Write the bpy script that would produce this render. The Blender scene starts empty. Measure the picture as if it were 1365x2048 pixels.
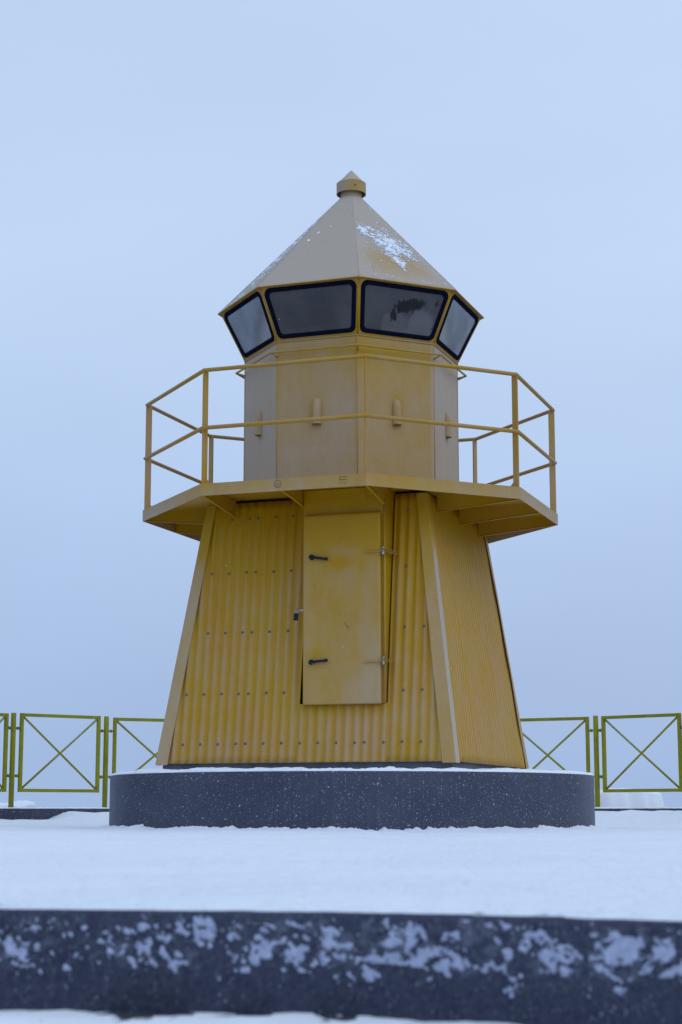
import bpy, bmesh, math, random
from math import sin, cos, pi, radians, sqrt, exp
from mathutils import Vector, noise

random.seed(7)
C = bpy.context.scene
COL = C.collection

# ------------------------------------------------------------------ camera
cam_d = bpy.data.cameras.new('camera')
cam = bpy.data.objects.new('camera', cam_d)
COL.objects.link(cam)
cam.location = (0, -16.9316, 0.1538)
cam.rotation_euler = (pi / 2 + 0.1686, 0, 0.0061)
cam_d.sensor_fit = 'VERTICAL'
cam_d.sensor_height = 36.0
cam_d.lens = 3524.74 / 2048 * 36.0
cam_d.clip_start = 0.05
cam_d.clip_end = 20000
cam_d.dof.use_dof = True
cam_d.dof.focus_distance = 15.6
cam_d.dof.aperture_fstop = 6.3
C.camera = cam

# ------------------------------------------------------------------ world: even winter overcast
SUN_EL, SUN_AZ = radians(38), radians(55)
W = bpy.data.worlds.new('World')
C.world = W
W.use_nodes = True
nt = W.node_tree
nt.nodes.clear()
N = nt.nodes.new
L = nt.links.new
out = N('ShaderNodeOutputWorld')
bg = N('ShaderNodeBackground')
tc = N('ShaderNodeTexCoord')
sep = N('ShaderNodeSeparateXYZ')
L(tc.outputs['Generated'], sep.inputs[0])
ramp = N('ShaderNodeValToRGB')
cr = ramp.color_ramp
stops = [(0.0, (0.350, 0.484, 0.74)), (0.07, (0.370, 0.507, 0.765)), (0.17, (0.425, 0.568, 0.83)),
         (0.30, (0.510, 0.655, 0.895)), (0.44, (0.50, 0.645, 0.885)), (0.75, (0.56, 0.72, 1.03)), (1.0, (0.62, 0.78, 1.08))]
cr.elements[0].position = 0.0
cr.elements[0].color = (*stops[0][1], 1)
cr.elements[1].position = 1.0
cr.elements[1].color = (*stops[-1][1], 1)
for p, c in stops[1:-1]:
    e = cr.elements.new(p)
    e.color = (*c, 1)
L(sep.outputs['Z'], ramp.inputs[0])
mp = N('ShaderNodeMapping')
mp.inputs['Scale'].default_value = (1.2, 1.2, 4.0)
L(tc.outputs['Generated'], mp.inputs[0])
cl = N('ShaderNodeTexNoise')
cl.inputs['Scale'].default_value = 2.2
cl.inputs['Detail'].default_value = 4
cl.inputs['Roughness'].default_value = 0.45
L(mp.outputs[0], cl.inputs['Vector'])
mr = N('ShaderNodeMapRange')
mr.inputs['From Min'].default_value = 0.3
mr.inputs['From Max'].default_value = 0.7
mr.inputs['To Min'].default_value = 0.96
mr.inputs['To Max'].default_value = 1.04
L(cl.outputs['Fac'], mr.inputs['Value'])
mul = N('ShaderNodeVectorMath')
mul.operation = 'SCALE'
L(ramp.outputs[0], mul.inputs[0])
L(mr.outputs[0], mul.inputs['Scale'])
sky = N('ShaderNodeTexSky')
sky.sky_type = 'NISHITA'
sky.sun_disc = False
sky.sun_elevation = SUN_EL
sky.sun_rotation = SUN_AZ
sky.dust_density = 4
sky.air_density = 2
add = N('ShaderNodeMixRGB')
add.blend_type = 'ADD'
add.inputs[0].default_value = 0.006
L(mul.outputs[0], add.inputs[1])
L(sky.outputs[0], add.inputs[2])
L(add.outputs[0], bg.inputs['Color'])
bg.inputs['Strength'].default_value = 1.0
L(bg.outputs[0], out.inputs[0])

sun_d = bpy.data.lights.new('sun', 'SUN')
sun_d.energy = 0.6
sun_d.angle = radians(50)
sun_d.color = (0.85, 0.93, 1.0)
sun = bpy.data.objects.new('sun', sun_d)
COL.objects.link(sun)
# from the right, a little behind the camera
sdir = Vector((sin(SUN_AZ) * cos(SUN_EL), -cos(SUN_AZ) * cos(SUN_EL), sin(SUN_EL)))
sun.rotation_euler = sdir.to_track_quat('Z', 'Y').to_euler()
sun.location = sdir * 30

C.view_settings.view_transform = 'Standard'
C.view_settings.look = 'None'
C.view_settings.exposure = 0.0
C.view_settings.gamma = 1.0
C.render.engine = 'CYCLES'

# ------------------------------------------------------------------ node helpers
class NB:
    def __init__(self, name):
        self.m = bpy.data.materials.new(name)
        self.m.use_nodes = True
        self.t = self.m.node_tree
        self.t.nodes.clear()
        self.o = self.n('ShaderNodeOutputMaterial')
        self.tc = self.n('ShaderNodeTexCoord')
    def n(self, k, **kw):
        x = self.t.nodes.new(k)
        for a, b in kw.items():
            setattr(x, a, b)
        return x
    def l(self, a, b):
        self.t.links.new(a, b)
    def put(self, sock, v):
        if isinstance(v, (int, float)):
            sock.default_value = v
        elif isinstance(v, (tuple, list)):
            sock.default_value = tuple(v) + ((1,) if len(v) == 3 and sock.type == 'RGBA' else ())
        else:
            self.l(v, sock)
    def noise(self, scale, detail=4, rough=0.5, stretch=(1, 1, 1), vec=None, dist=0.0):
        m = self.n('ShaderNodeMapping')
        m.inputs['Scale'].default_value = stretch
        self.l(vec or self.tc.outputs['Object'], m.inputs[0])
        x = self.n('ShaderNodeTexNoise')
        x.inputs['Scale'].default_value = scale
        x.inputs['Detail'].default_value = detail
        x.inputs['Roughness'].default_value = rough
        x.inputs['Distortion'].default_value = dist
        self.l(m.outputs[0], x.inputs['Vector'])
        return x.outputs['Fac']
    def vor(self, scale, stretch=(1, 1, 1), rnd=1.0):
        m = self.n('ShaderNodeMapping')
        m.inputs['Scale'].default_value = stretch
        self.l(self.tc.outputs['Object'], m.inputs[0])
        x = self.n('ShaderNodeTexVoronoi')
        x.inputs['Scale'].default_value = scale
        x.inputs['Randomness'].default_value = rnd
        self.l(m.outputs[0], x.inputs['Vector'])
        return x
    def math(self, op, a, b=0.0, c=None):
        x = self.n('ShaderNodeMath', operation=op)
        self.put(x.inputs[0], a)
        self.put(x.inputs[1], b)
        if c is not None:
            self.put(x.inputs[2], c)
        return x.outputs[0]
    def rng(self, v, a, b, c=0.0, d=1.0, smooth=False):
        x = self.n('ShaderNodeMapRange')
        if smooth:
            x.interpolation_type = 'SMOOTHSTEP'
        self.put(x.inputs['Value'], v)
        x.inputs['From Min'].default_value = a
        x.inputs['From Max'].default_value = b
        x.inputs['To Min'].default_value = c
        x.inputs['To Max'].default_value = d
        return x.outputs[0]
    def mix(self, f, a, b, kind='MIX'):
        x = self.n('ShaderNodeMixRGB', blend_type=kind)
        self.put(x.inputs[0], f)
        self.put(x.inputs[1], a)
        self.put(x.inputs[2], b)
        return x.outputs[0]
    def bump(self, h, strength=0.3, dist=0.01, normal=None):
        x = self.n('ShaderNodeBump')
        x.inputs['Strength'].default_value = strength
        x.inputs['Distance'].default_value = dist
        self.l(h, x.inputs['Height'])
        if normal is not None:
            self.l(normal, x.inputs['Normal'])
        return x.outputs[0]
    def bsdf(self, color, rough=0.5, metal=0.0, normal=None, spec=0.5, **kw):
        x = self.n('ShaderNodeBsdfPrincipled')
        self.put(x.inputs['Base Color'], color)
        self.put(x.inputs['Roughness'], rough)
        self.put(x.inputs['Metallic'], metal)
        self.put(x.inputs['Specular IOR Level'], spec)
        if normal is not None:
            self.l(normal, x.inputs['Normal'])
        for k, v in kw.items():
            self.put(x.inputs[k], v)
        return x.outputs[0]
    def done(self, s):
        self.l(s, self.o.inputs['Surface'])
        return self.m

YEL = (0.445, 0.243, 0.001)
def paint_mat(name, yel=YEL, rime=(0.47, 0.39, 0.31), ora=(0.44, 0.215, 0.001)):
    b = NB(name)
    at = b.n('ShaderNodeAttribute', attribute_name='frost')
    n1 = b.noise(2.3, 5, 0.55, (1, 1, 0.55))
    n2 = b.noise(11, 5, 0.6, (1, 1, 0.5))
    n3 = b.noise(190, 3, 0.6)
    f = b.math('ADD', at.outputs['Fac'], b.rng(n1, 0.3, 0.7, -0.13, 0.13))
    f = b.math('ADD', f, b.rng(n2, 0.3, 0.7, -0.08, 0.08))
    f = b.math('ADD', f, b.rng(n3, 0.3, 0.7, -0.05, 0.05))
    f = b.math('MULTIPLY', f, b.rng(at.outputs['Fac'], 0.0, 0.12, 0.0, 1.0))
    x = b.n('ShaderNodeClamp')
    b.l(f, x.inputs[0])
    f = x.outputs[0]
    tone = b.mix(b.rng(b.noise(2.5, 4, 0.6, (1, 1, 0.5)), 0.35, 0.7), yel, ora)
    col = b.mix(f, tone, rime)
    # small dirt scratches and grime specks
    sp = b.noise(38, 3, 0.65, (1, 1, 0.6))
    col = b.mix(b.rng(sp, 0.70, 0.76, 0.0, 0.5), col, (0.07, 0.05, 0.02))
    streak = b.noise(26, 4, 0.6, (1, 1, 0.12))
    streak = b.math('MULTIPLY', b.rng(streak, 0.55, 0.75, 0.0, 0.16), b.rng(b.noise(4, 3), 0.4, 0.6))
    col = b.mix(streak, col, (0.14, 0.095, 0.03))
    rough = b.rng(f, 0.0, 1.0, 0.42, 0.9)
    nrm = b.bump(b.noise(60, 4, 0.5), 0.12, 0.004)
    nrm = b.bump(b.noise(3.0, 2, 0.5), 0.25, 0.02, nrm)
    return b.done(b.bsdf(col, rough, 0, nrm, b.rng(f, 0, 1, 0.28, 0.1)))

M_PAINT = paint_mat('yellow_paint_with_rime')
M_SHEET = paint_mat('yellow_corrugated_paint', ora=(0.45, 0.21, 0.001))

def fence_mat():
    b = NB('olive_yellow_fence_paint')
    n = b.noise(6, 4, 0.6)
    col = b.mix(b.rng(n, 0.35, 0.7), (0.29, 0.275, 0.003), (0.22, 0.20, 0.008))
    col = b.mix(b.rng(b.noise(40, 3, 0.6), 0.62, 0.75, 0, 0.5), col, (0.12, 0.09, 0.02))
    geo = b.n('ShaderNodeNewGeometry')
    s = b.n('ShaderNodeSeparateXYZ')
    b.l(geo.outputs['Normal'], s.inputs[0])
    # rime settled on the faces that look upward
    up = b.math('MULTIPLY', b.rng(s.outputs['Z'], 0.35, 0.9, 0, 0.75), b.rng(b.noise(25, 3), 0.35, 0.6, 0.4, 1))
    col = b.mix(up, col, (0.45, 0.50, 0.50))
    return b.done(b.bsdf(col, 0.5, 0, b.bump(b.noise(80, 3), 0.15, 0.002), 0.3))
M_FENCE = fence_mat()

def flat_mat(name, c, rough=0.5, metal=0.0, var=0.25, scale=30, spec=0.4):
    b = NB(name)
    n = b.noise(scale, 4, 0.6)
    col = b.mix(b.rng(n, 0.3, 0.7, 0, 1), tuple(v * (1 - var) for v in c), tuple(min(1, v * (1 + var)) for v in c))
    return b.done(b.bsdf(col, rough, metal, b.bump(n, 0.1, 0.002), spec))
M_RUBBER = flat_mat('navy_rubber_gasket', (0.005, 0.007, 0.020), 0.9, spec=0.03)
M_BLACK = flat_mat('black_plastic', (0.010, 0.013, 0.022), 0.5, spec=0.25)
M_BOLT = flat_mat('galvanised_bolt', (0.13, 0.14, 0.155), 0.45, 0.3)
M_CHROME = flat_mat('bright_steel', (0.34, 0.35, 0.37), 0.35, 0.7)
M_DARK = flat_mat('dark_inner_frame', (0.012, 0.010, 0.008), 0.9, spec=0.05)
M_SKIRT = flat_mat('damp_dark_concrete', (0.10, 0.11, 0.14), 0.85, scale=9)
M_INSIDE = flat_mat('grey_lantern_lining', (0.16, 0.16, 0.17), 0.8)
M_MARK = flat_mat('faint_grey_print', (0.075, 0.07, 0.055), 0.7)
M_MARKPALE = flat_mat('faint_pale_print', (0.28, 0.29, 0.31), 0.7)
M_WHITE = flat_mat('white_lamp_body', (0.6, 0.6, 0.58), 0.5, var=0.08)

def snow_mat(name, specks=True):
    b = NB(name)
    n1 = b.noise(1.1, 5, 0.6)
    n2 = b.noise(14, 6, 0.65)
    n3 = b.noise(140, 4, 0.7)
    col = b.mix(b.rng(n1, 0.3, 0.7), (0.81, 0.84, 0.88), (0.88, 0.90, 0.92))
    if specks:
        d = b.noise(26, 5, 0.7, (0.5, 1.0, 1.0))
        d2 = b.noise(2.0, 3, 0.6)
        m = b.math('MULTIPLY', b.rng(d, 0.62, 0.72, 0, 1), b.rng(d2, 0.48, 0.60, 0, 0.45))
        col = b.mix(m, col, (0.30, 0.31, 0.33))
    nrm = b.bump(n3, 0.5 if specks else 0.15, 0.008)
    if specks:
        nrm = b.bump(n2, 0.65, 0.03, nrm)
        nrm = b.bump(b.noise(5, 4, 0.6, (0.6, 1.6, 1)), 0.5, 0.05, nrm)
    else:
        nrm = b.bump(n2, 0.3, 0.015, nrm)
    return b.done(b.bsdf(col, 0.8, 0, nrm, 0.25))
M_SNOW = snow_mat('fresh_snow')
M_SNOW2 = snow_mat('clean_snow', False)

def concrete_mat(name, s=1.0, snow=False, cs=1.0, cb=1.0, base=((0.038, 0.043, 0.070), (0.066, 0.073, 0.108))):
    b = NB(name)
    n1 = b.noise(1.6 * s, 5, 0.6)
    n2 = b.noise(70 * s, 5, 0.7)
    col = b.mix(b.rng(n1, 0.3, 0.7), base[0], base[1])
    col = b.mix(b.rng(n2, 0.35, 0.65, 0, 0.55), col, (0.078, 0.084, 0.112))
    # dark pores
    v = b.vor(75 * s * cs)
    sepc = b.n('ShaderNodeSeparateXYZ')
    b.l(v.outputs['Color'], sepc.inputs[0])
    pore = b.math('MULTIPLY', b.math('LESS_THAN', v.outputs['Distance'], 0.34), b.math('GREATER_THAN', sepc.outputs['X'], 0.80))
    col = b.mix(b.math('MULTIPLY', pore, 0.55), col, (0.022, 0.025, 0.034))
    # pale aggregate chips, three sizes
    for sc, th, pick, c in ((52, 0.21, 0.90, (0.60, 0.62, 0.64)), (105, 0.30, 0.86, (0.42, 0.44, 0.46)), (150, 0.32, 0.70, (0.17, 0.18, 0.20))):
        v = b.vor(sc * s * cs, (1, 1, 0.75))
        sp = b.n('ShaderNodeSeparateXYZ')
        b.l(v.outputs['Color'], sp.inputs[0])
        warp = b.math('ADD', v.outputs['Distance'], b.rng(b.noise(sc * s * cs * 2.2, 2), 0.3, 0.7, -0.13, 0.13))
        k = b.math('MULTIPLY', b.math('LESS_THAN', warp, th), b.math('GREATER_THAN', sp.outputs['Y'], pick))
        bright = b.rng(sp.outputs['Z'], 0, 1, 0.35, 1.0)
        col = b.mix(b.math('MULTIPLY', b.math('MULTIPLY', k, bright), cb), col, c)
    nrm = b.bump(n2, 0.4, 0.004)
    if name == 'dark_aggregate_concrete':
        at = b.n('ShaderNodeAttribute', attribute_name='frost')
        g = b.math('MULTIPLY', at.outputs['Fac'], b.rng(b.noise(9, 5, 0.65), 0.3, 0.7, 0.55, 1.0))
        col = b.mix(g, col, (0.22, 0.24, 0.28))  # pale grey by the vertex value, broken by noise
    if snow:
        at = b.n('ShaderNodeAttribute', attribute_name='frost')
        w = b.noise(12, 3, 0.5, (1, 1, 0.9))
        w2 = b.noise(42, 6, 0.68, (1.0, 1, 1.15), dist=0.5)
        k = b.math('ADD', b.math('MULTIPLY', w, 0.42), b.math('MULTIPLY', w2, 0.95))
        k = b.math('ADD', k, b.rng(at.outputs['Fac'], 0, 1, -0.24, 0.02))
        k = b.rng(k, 0.65, 0.80, 0, 0.22, True)
        col = b.mix(k, col, (0.30, 0.33, 0.42))
        nrm = b.bump(k, 0.6, 0.006, nrm)
    return b.done(b.bsdf(col, 0.85, 0, nrm, 0.2))
M_CONC = concrete_mat('dark_aggregate_concrete')
M_STEP = concrete_mat('dark_step_concrete', 1.15, True, 1.9, 0.45, ((0.021, 0.026, 0.050), (0.036, 0.042, 0.074)))

def glass_mat(name, frost_lo, frost_hi, patch=False, tint=(0.28, 0.33, 0.42)):
    """old glazing with a film of frost and dirt, painted sky brightness, thin clear areas"""
    b = NB(name)
    n = b.noise(3.2, 4, 0.5)
    f = b.rng(n, 0.35, 0.65, frost_lo, frost_hi)
    at = b.n('ShaderNodeAttribute', attribute_name='frost')
    f = b.math('ADD', f, b.math('MULTIPLY', at.outputs['Fac'], 0.6))
    f = b.math('ADD', f, b.rng(b.noise(60, 4, 0.7), 0.3, 0.7, -0.05, 0.05))
    if patch:
        at2 = b.n('ShaderNodeAttribute', attribute_name='patch')
        w = b.math('ADD', at2.outputs['Fac'], b.rng(b.noise(30, 5, 0.65, (1, 1, 0.35)), 0.3, 0.7, -0.35, 0.35))
        w = b.rng(w, 0.36, 0.74, 0, 1, True)
        f = b.math('MULTIPLY', f, b.math('SUBTRACT', 1.0, b.math('MULTIPLY', w, 0.85)))
    x = b.n('ShaderNodeClamp')
    b.l(f, x.inputs[0])
    f = x.outputs[0]
    tr = b.n('ShaderNodeBsdfTransparent')
    b.put(tr.inputs[0], tint)
    gl = b.n('ShaderNodeBsdfGlossy')
    gl.inputs['Roughness'].default_value = 0.06
    b.put(gl.inputs[0], (0.8, 0.85, 0.9))
    fr = b.n('ShaderNodeFresnel')
    fr.inputs[0].default_value = 1.45
    m1 = b.n('ShaderNodeMixShader')
    b.l(fr.outputs[0], m1.inputs[0])
    b.l(tr.outputs[0], m1.inputs[1])
    b.l(gl.outputs[0], m1.inputs[2])
    df = b.n('ShaderNodeBsdfDiffuse')
    b.put(df.inputs[0], b.mix(b.rng(at.outputs['Fac'], 0.2, 0.9), (0.25, 0.245, 0.25), (0.62, 0.64, 0.67)))  # pale end stands for sky brightness through the far panes, painted in
    tl = b.n('ShaderNodeBsdfTranslucent')
    b.put(tl.inputs[0], (0.5, 0.52, 0.55))
    m2 = b.n('ShaderNodeMixShader')
    m2.inputs[0].default_value = 0.4
    b.l(df.outputs[0], m2.inputs[1])
    b.l(tl.outputs[0], m2.inputs[2])
    m3 = b.n('ShaderNodeMixShader')
    b.l(f, m3.inputs[0])
    b.l(m1.outputs[0], m3.inputs[1])
    b.l(m2.outputs[0], m3.inputs[2])
    return b.done(m3.outputs[0])
M_GLASS = glass_mat('dirty_frosted_glass', 0.5, 0.68)
M_GLASS_P = glass_mat('frosted_glass_with_clear_patch', 0.45, 0.6, True)

def water_mat():
    b = NB('grey_sea')
    n = b.noise(0.6, 5, 0.6)
    return b.done(b.bsdf((0.10, 0.14, 0.19), 0.25, 0, b.bump(n, 0.4, 0.2), 0.5))
M_SEA = water_mat()

# ------------------------------------------------------------------ mesh helpers
class MB:
    """collects vertices and faces of one mesh; every vertex has a rime amount"""
    def __init__(self, org=(0, 0, 0)):
        self.v = []; self.f = []; self.org = Vector(org); self.sm = []
    def add(self, vs, fs, smooth=False):
        k = len(self.v)
        self.v += [Vector(p) for p in vs]
        self.f += [tuple(i + k for i in f) for f in fs]
        self.sm += [smooth] * len(fs)
    def box(self, c, size, ax=None):
        """c centre, size along axes ax (three unit vectors)"""
        ax = ax or (Vector((1, 0, 0)), Vector((0, 1, 0)), Vector((0, 0, 1)))
        c = Vector(c); h = [s / 2 for s in size]; vs = []
        for i in (-1, 1):
            for j in (-1, 1):
                for k in (-1, 1):
                    vs.append(c + ax[0] * i * h[0] + ax[1] * j * h[1] + ax[2] * k * h[2])
        self.add(vs, [(0, 1, 3, 2), (4, 6, 7, 5), (0, 4, 5, 1), (2, 3, 7, 6), (0, 2, 6, 4), (1, 5, 7, 3)])
    def tube(self, pts, r, n=12, closed=False, caps=True):
        pts = [Vector(p) for p in pts]; m = len(pts); rs = r if isinstance(r, (list, tuple)) else [r] * m
        vs = []; prev = None
        for i, p in enumerate(pts):
            if closed:
                d1 = (p - pts[i - 1]).normalized(); d2 = (pts[(i + 1) % m] - p).normalized()
            else:
                d1 = (p - pts[i - 1]).normalized() if i else (pts[1] - p).normalized()
                d2 = (pts[i + 1] - p).normalized() if i < m - 1 else d1
            d = (d1 + d2).normalized()
            up = Vector((0, 0, 1)) if abs(d.z) < 0.9 else Vector((1, 0, 0))
            if prev is not None and not closed:
                up = prev
            a = d.cross(up).normalized(); b_ = a.cross(d).normalized(); prev = b_
            k = 1 / max(0.5, d1.dot(d))
            for j in range(n):
                t = 2 * pi * j / n
                vs.append(p + a * (rs[i] * cos(t) * k) + b_ * (rs[i] * sin(t)))
        fs = []
        for i in range(m if closed else m - 1):
            i2 = (i + 1) % m
            for j in range(n):
                j2 = (j + 1) % n
                fs.append((i * n + j, i * n + j2, i2 * n + j2, i2 * n + j))
        self.add(vs, fs, True)
        if caps and not closed:
            k = len(self.v) - len(vs)
            self.f.append(tuple(k + j for j in range(n))[::-1]); self.sm.append(False)
            self.f.append(tuple(k + (m - 1) * n + j for j in range(n))); self.sm.append(False)
    def lathe(self, prof, n=48, c=(0, 0, 0), smooth=True):
        c = Vector(c); vs = []
        for r, z in prof:
            for j in range(n):
                t = 2 * pi * j / n
                vs.append(c + Vector((r * cos(t), r * sin(t), z)))
        fs = []
        for i in range(len(prof) - 1):
            for j in range(n):
                j2 = (j + 1) % n
                fs.append((i * n + j, i * n + j2, (i + 1) * n + j2, (i + 1) * n + j))
        self.add(vs, fs, smooth)
    def grid(self, fn, nu, nv, smooth=True):
        vs = [fn(i / nu, j / nv) for j in range(nv + 1) for i in range(nu + 1)]
        w = nu + 1
        fs = [(j * w + i, j * w + i + 1, (j + 1) * w + i + 1, (j + 1) * w + i) for j in range(nv) for i in range(nu)]
        self.add(vs, fs, smooth)
    def prism(self, poly, d):
        """closed polygon (3-D points) pushed along vector d"""
        poly = [Vector(p) for p in poly]; d = Vector(d); n = len(poly)
        self.add(poly + [p + d for p in poly],
                 [tuple(range(n))[::-1], tuple(range(n, 2 * n))] + [(i, (i + 1) % n, n + (i + 1) % n, n + i) for i in range(n)])
    def build(self, name, mat, parent=None, frost=None, bevel=0.0, attrs=None, fix=True):
        me = bpy.data.meshes.new(name)
        me.from_pydata([p - self.org for p in self.v], [], self.f)
        if fix:
            bm = bmesh.new(); bm.from_mesh(me)
            bmesh.ops.recalc_face_normals(bm, faces=bm.faces)
            bm.to_mesh(me); bm.free()
        me.polygons.foreach_set('use_smooth', self.sm)
        o = bpy.data.objects.new(name, me)
        COL.objects.link(o)
        me.materials.append(mat)
        if frost is not None:
            a = me.attributes.new('frost', 'FLOAT', 'POINT')
            vals = [max(0.0, frost(p)) if callable(frost) else frost for p in self.v]
            a.data.foreach_set('value', vals)
        for k, fn in (attrs or {}).items():
            a = me.attributes.new(k, 'FLOAT', 'POINT')
            a.data.foreach_set('value', [fn(p) for p in self.v])
        if parent:
            o.parent = parent
        elif self.org.length:
            o.location = self.org
        if bevel:
            m = o.modifiers.new('bevel', 'BEVEL'); m.width = bevel; m.segments = 2; m.limit_method = 'ANGLE'
            m.angle_limit = radians(40)
        return o

def tag(o, label=None, cat=None, group=None, kind=None):
    if label: o['label'] = label
    if cat: o['category'] = cat
    if group: o['group'] = group
    if kind: o['kind'] = kind
    return o
def empty(name, loc):
    o = bpy.data.objects.new(name, None)
    COL.objects.link(o); o.location = loc; o.empty_display_size = 0.3
    return o
def ss(a, b, x):
    t = max(0.0, min(1.0, (x - a) / (b - a)))
    return t * t * (3 - 2 * t)
def nz(x, y=0.0, z=0.0, s=1.0):
    return noise.noise(Vector((x * s, y * s, z * s)))
def fb(x, y=0.0, z=0.0, s=1.0, o=4):
    return noise.fractal(Vector((x * s, y * s, z * s)), 0.6, 2.1, o)

# ------------------------------------------------------------------ the setting
EDGE = [(-5.6, -13.35), (-1.6, -13.84), (-0.57, -13.955), (0.0, -14.03), (0.5, -14.29), (1.6, -14.86), (5.6, -16.7)]
def edge_y(x):
    for (x0, y0), (x1, y1) in zip(EDGE, EDGE[1:]):
        if x <= x1:
            return y0 + (y1 - y0) * (x - x0) / (x1 - x0)
    return EDGE[-1][1]
def edge_s(x):
    return sum(edge_y(x + d) for d in (-0.2, -0.1, 0, 0.1, 0.2)) / 5
FC = Vector((-0.107, -0.067, 0)); FR = 5.518
KI, KO = FR - 0.24, FR + 0.24          # kerb inner and outer radius
PLR = 2.279

def terrace_z(x, y):
    z = 0.014 * nz(x, y, 0, 0.7) + 0.009 * fb(x * 0.6, y * 1.5, 3, 3.0) + 0.0045 * fb(x, y, 7, 14.0)
    r = sqrt(x * x + y * y)
    a = math.atan2(x, -y)
    # snow scuffed up against the plinth
    z += (0.010 + 0.016 * fb(a * 9, 0, 1) + 0.010 * fb(a * 34, 2, 5)) * exp(-((r - PLR) / 0.10) ** 2)
    # drift banked against the kerb, higher on the right
    d = sqrt((x - FC.x) ** 2 + (y - FC.y) ** 2)
    if y > -1:
        amt = 0.165 if x > 1.0 else 0.07 + 0.085 * ss(-3.55, -3.25, x + 0.25 * nz(x, y, 2, 1.7)) + 0.018 * fb(x, y, 9, 2.0)
        if x > 1.0: amt += 0.012 * fb(x, y, 9, 4.0)
        z += amt * ss(KI - 1.9, KI, d) ** 1.6
    # soft lip over the front step
    e = y - edge_s(x)
    z -= 0.02 * exp(-(e / 0.035) ** 2)
    return z

m = MB()
def tf(u, v):
    x = -5.42 + 10.84 * u
    # side kerbs and the round end
    ylim = FC.y + sqrt(max(0.0, (KI + 0.02) ** 2 - (x - FC.x) ** 2)) if abs(x - FC.x) < KI + 0.02 else FC.y
    y0 = edge_s(x) + 0.004 + 0.010 * fb(x, 0, 4, 9.0) + 0.004 * fb(x, 0, 8, 40.0)
    vv = v ** 2.2
    y = y0 + (ylim - y0) * vv
    return Vector((x, y, terrace_z(x, y)))
# denser centre strip: three sheets side by side, same function
def part_grid(a, b, nu, nv):
    m.grid(lambda u, v: tf(a + (b - a) * u, v), nu, nv)
part_grid(0.0, 0.40, 60, 330); part_grid(0.40, 0.60, 420, 330); part_grid(0.60, 1.0, 60, 330)
o = m.build('terrace', M_SNOW); tag(o, kind='structure')
# ring of finer snow clumps right at the foot of the plinth belongs to the terrace snow
m = MB()
def pf(u, v):
    a = u * 2 * pi
    r = PLR - 0.01 + 0.30 * v
    h = (0.020 + 0.020 * fb(a * 7, 0, 1) + 0.016 * fb(a * 40, 2, 5)) * (1 - v) ** 2
    if v >= 0.999: h = -0.03
    return Vector((r * sin(a), -r * cos(a), terrace_z(r * sin(a), -r * cos(a)) * 0.6 + h))
m.grid(pf, 900, 8)
o = m.build('snow_ridge', M_SNOW2); tag(o, 'uneven rim of snow lying round the foot of the concrete plinth', 'snow', kind='stuff')

LOW = -0.166
def low_mat():
    b = NB('trodden_snow_with_bare_patches')
    n1 = b.noise(2.2, 4, 0.6)
    n2 = b.noise(18, 5, 0.65)
    at = b.n('ShaderNodeAttribute', attribute_name='frost')
    k = b.math('ADD', at.outputs['Fac'], b.rng(n2, 0.3, 0.7, -0.5, 0.5))
    k = b.rng(k, 0.42, 0.52, 0, 1)
    col = b.mix(k, (0.85, 0.865, 0.88), (0.045, 0.048, 0.055))
    return b.done(b.bsdf(col, 0.85, 0, b.bump(n2, 0.5, 0.01), 0.2))
def bare(p):
    e = edge_s(p.x) - p.y
    v = 0
    for cx, w, dep, s in ((-0.33, 0.085, 0.09, 1.0), (-0.17, 0.05, 0.06, .85), (-0.045, 0.02, 0.05, .9), (-0.42, 0.03, 0.03, .7), (0.0, 0.02, 0.06, .7)):
        v = max(v, s * exp(-((p.x - cx) / w) ** 2) * exp(-(e / dep) ** 2))
    return v
m = MB()
def lf(u, v):
    x = -5.6 + 11.2 * (0.5 + 0.5 * (abs(2 * u - 1) ** 2.2) * (1 if u > 0.5 else -1))
    y = edge_s(x) + 0.02 - 14 * v ** 2.4
    z = LOW + 0.004 * fb(x, y, 4, 7) + 0.004 * nz(x, y, 1, 2)
    return Vector((x, y, z))
m.grid(lf, 260, 150)
o = m.build('ground', low_mat(), frost=bare, fix=False); tag(o, kind='structure')

m = MB()
m.add([(-9000, -9000, -3.0), (9000, -9000, -3.0), (9000, 9000, -3.0), (-9000, 9000, -3.0)], [(0, 1, 2, 3)])
tag(m.build('water', M_SEA), kind='structure')

# concrete step in the foreground
m = MB()
xs = [-5.6 + 11.2 * i / 560 for i in range(561)]
rows = [(-0.006, 0.35), (-0.006, 0.012), (-0.010, 0.003), (-0.020, 0.0), (-0.035, 0.0), (-0.05, 0.0), (-0.07, 0.0), (-0.09, 0.0), (-0.11, 0.0), (-0.13, 0.0), (-0.15, 0.0), (LOW - 0.04, 0.0)]
vs = []
for zz, off in rows:
    for x in xs:
        vs.append((x, edge_s(x) + off + (0.0015 * fb(x, 0, zz, 20) if off < 0.01 else 0), zz))
w = len(xs)
m.add(vs, [(j * w + i, (j + 1) * w + i, (j + 1) * w + i + 1, j * w + i + 1) for j in range(len(rows) - 1) for i in range(w - 1)], True)
def stepfrost(p):
    k = ss(-0.15, -0.07, p.z) * (0.5 + 0.5 * ss(-0.004, -0.02, p.z))
    return k * (0.86 + 0.14 * ss(0.3, 0.42, p.x))
o = m.build('concrete_step', M_STEP, frost=stepfrost, fix=False)
tag(o, 'dark speckled concrete step face with patches of blown snow in the foreground', 'step')

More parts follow.
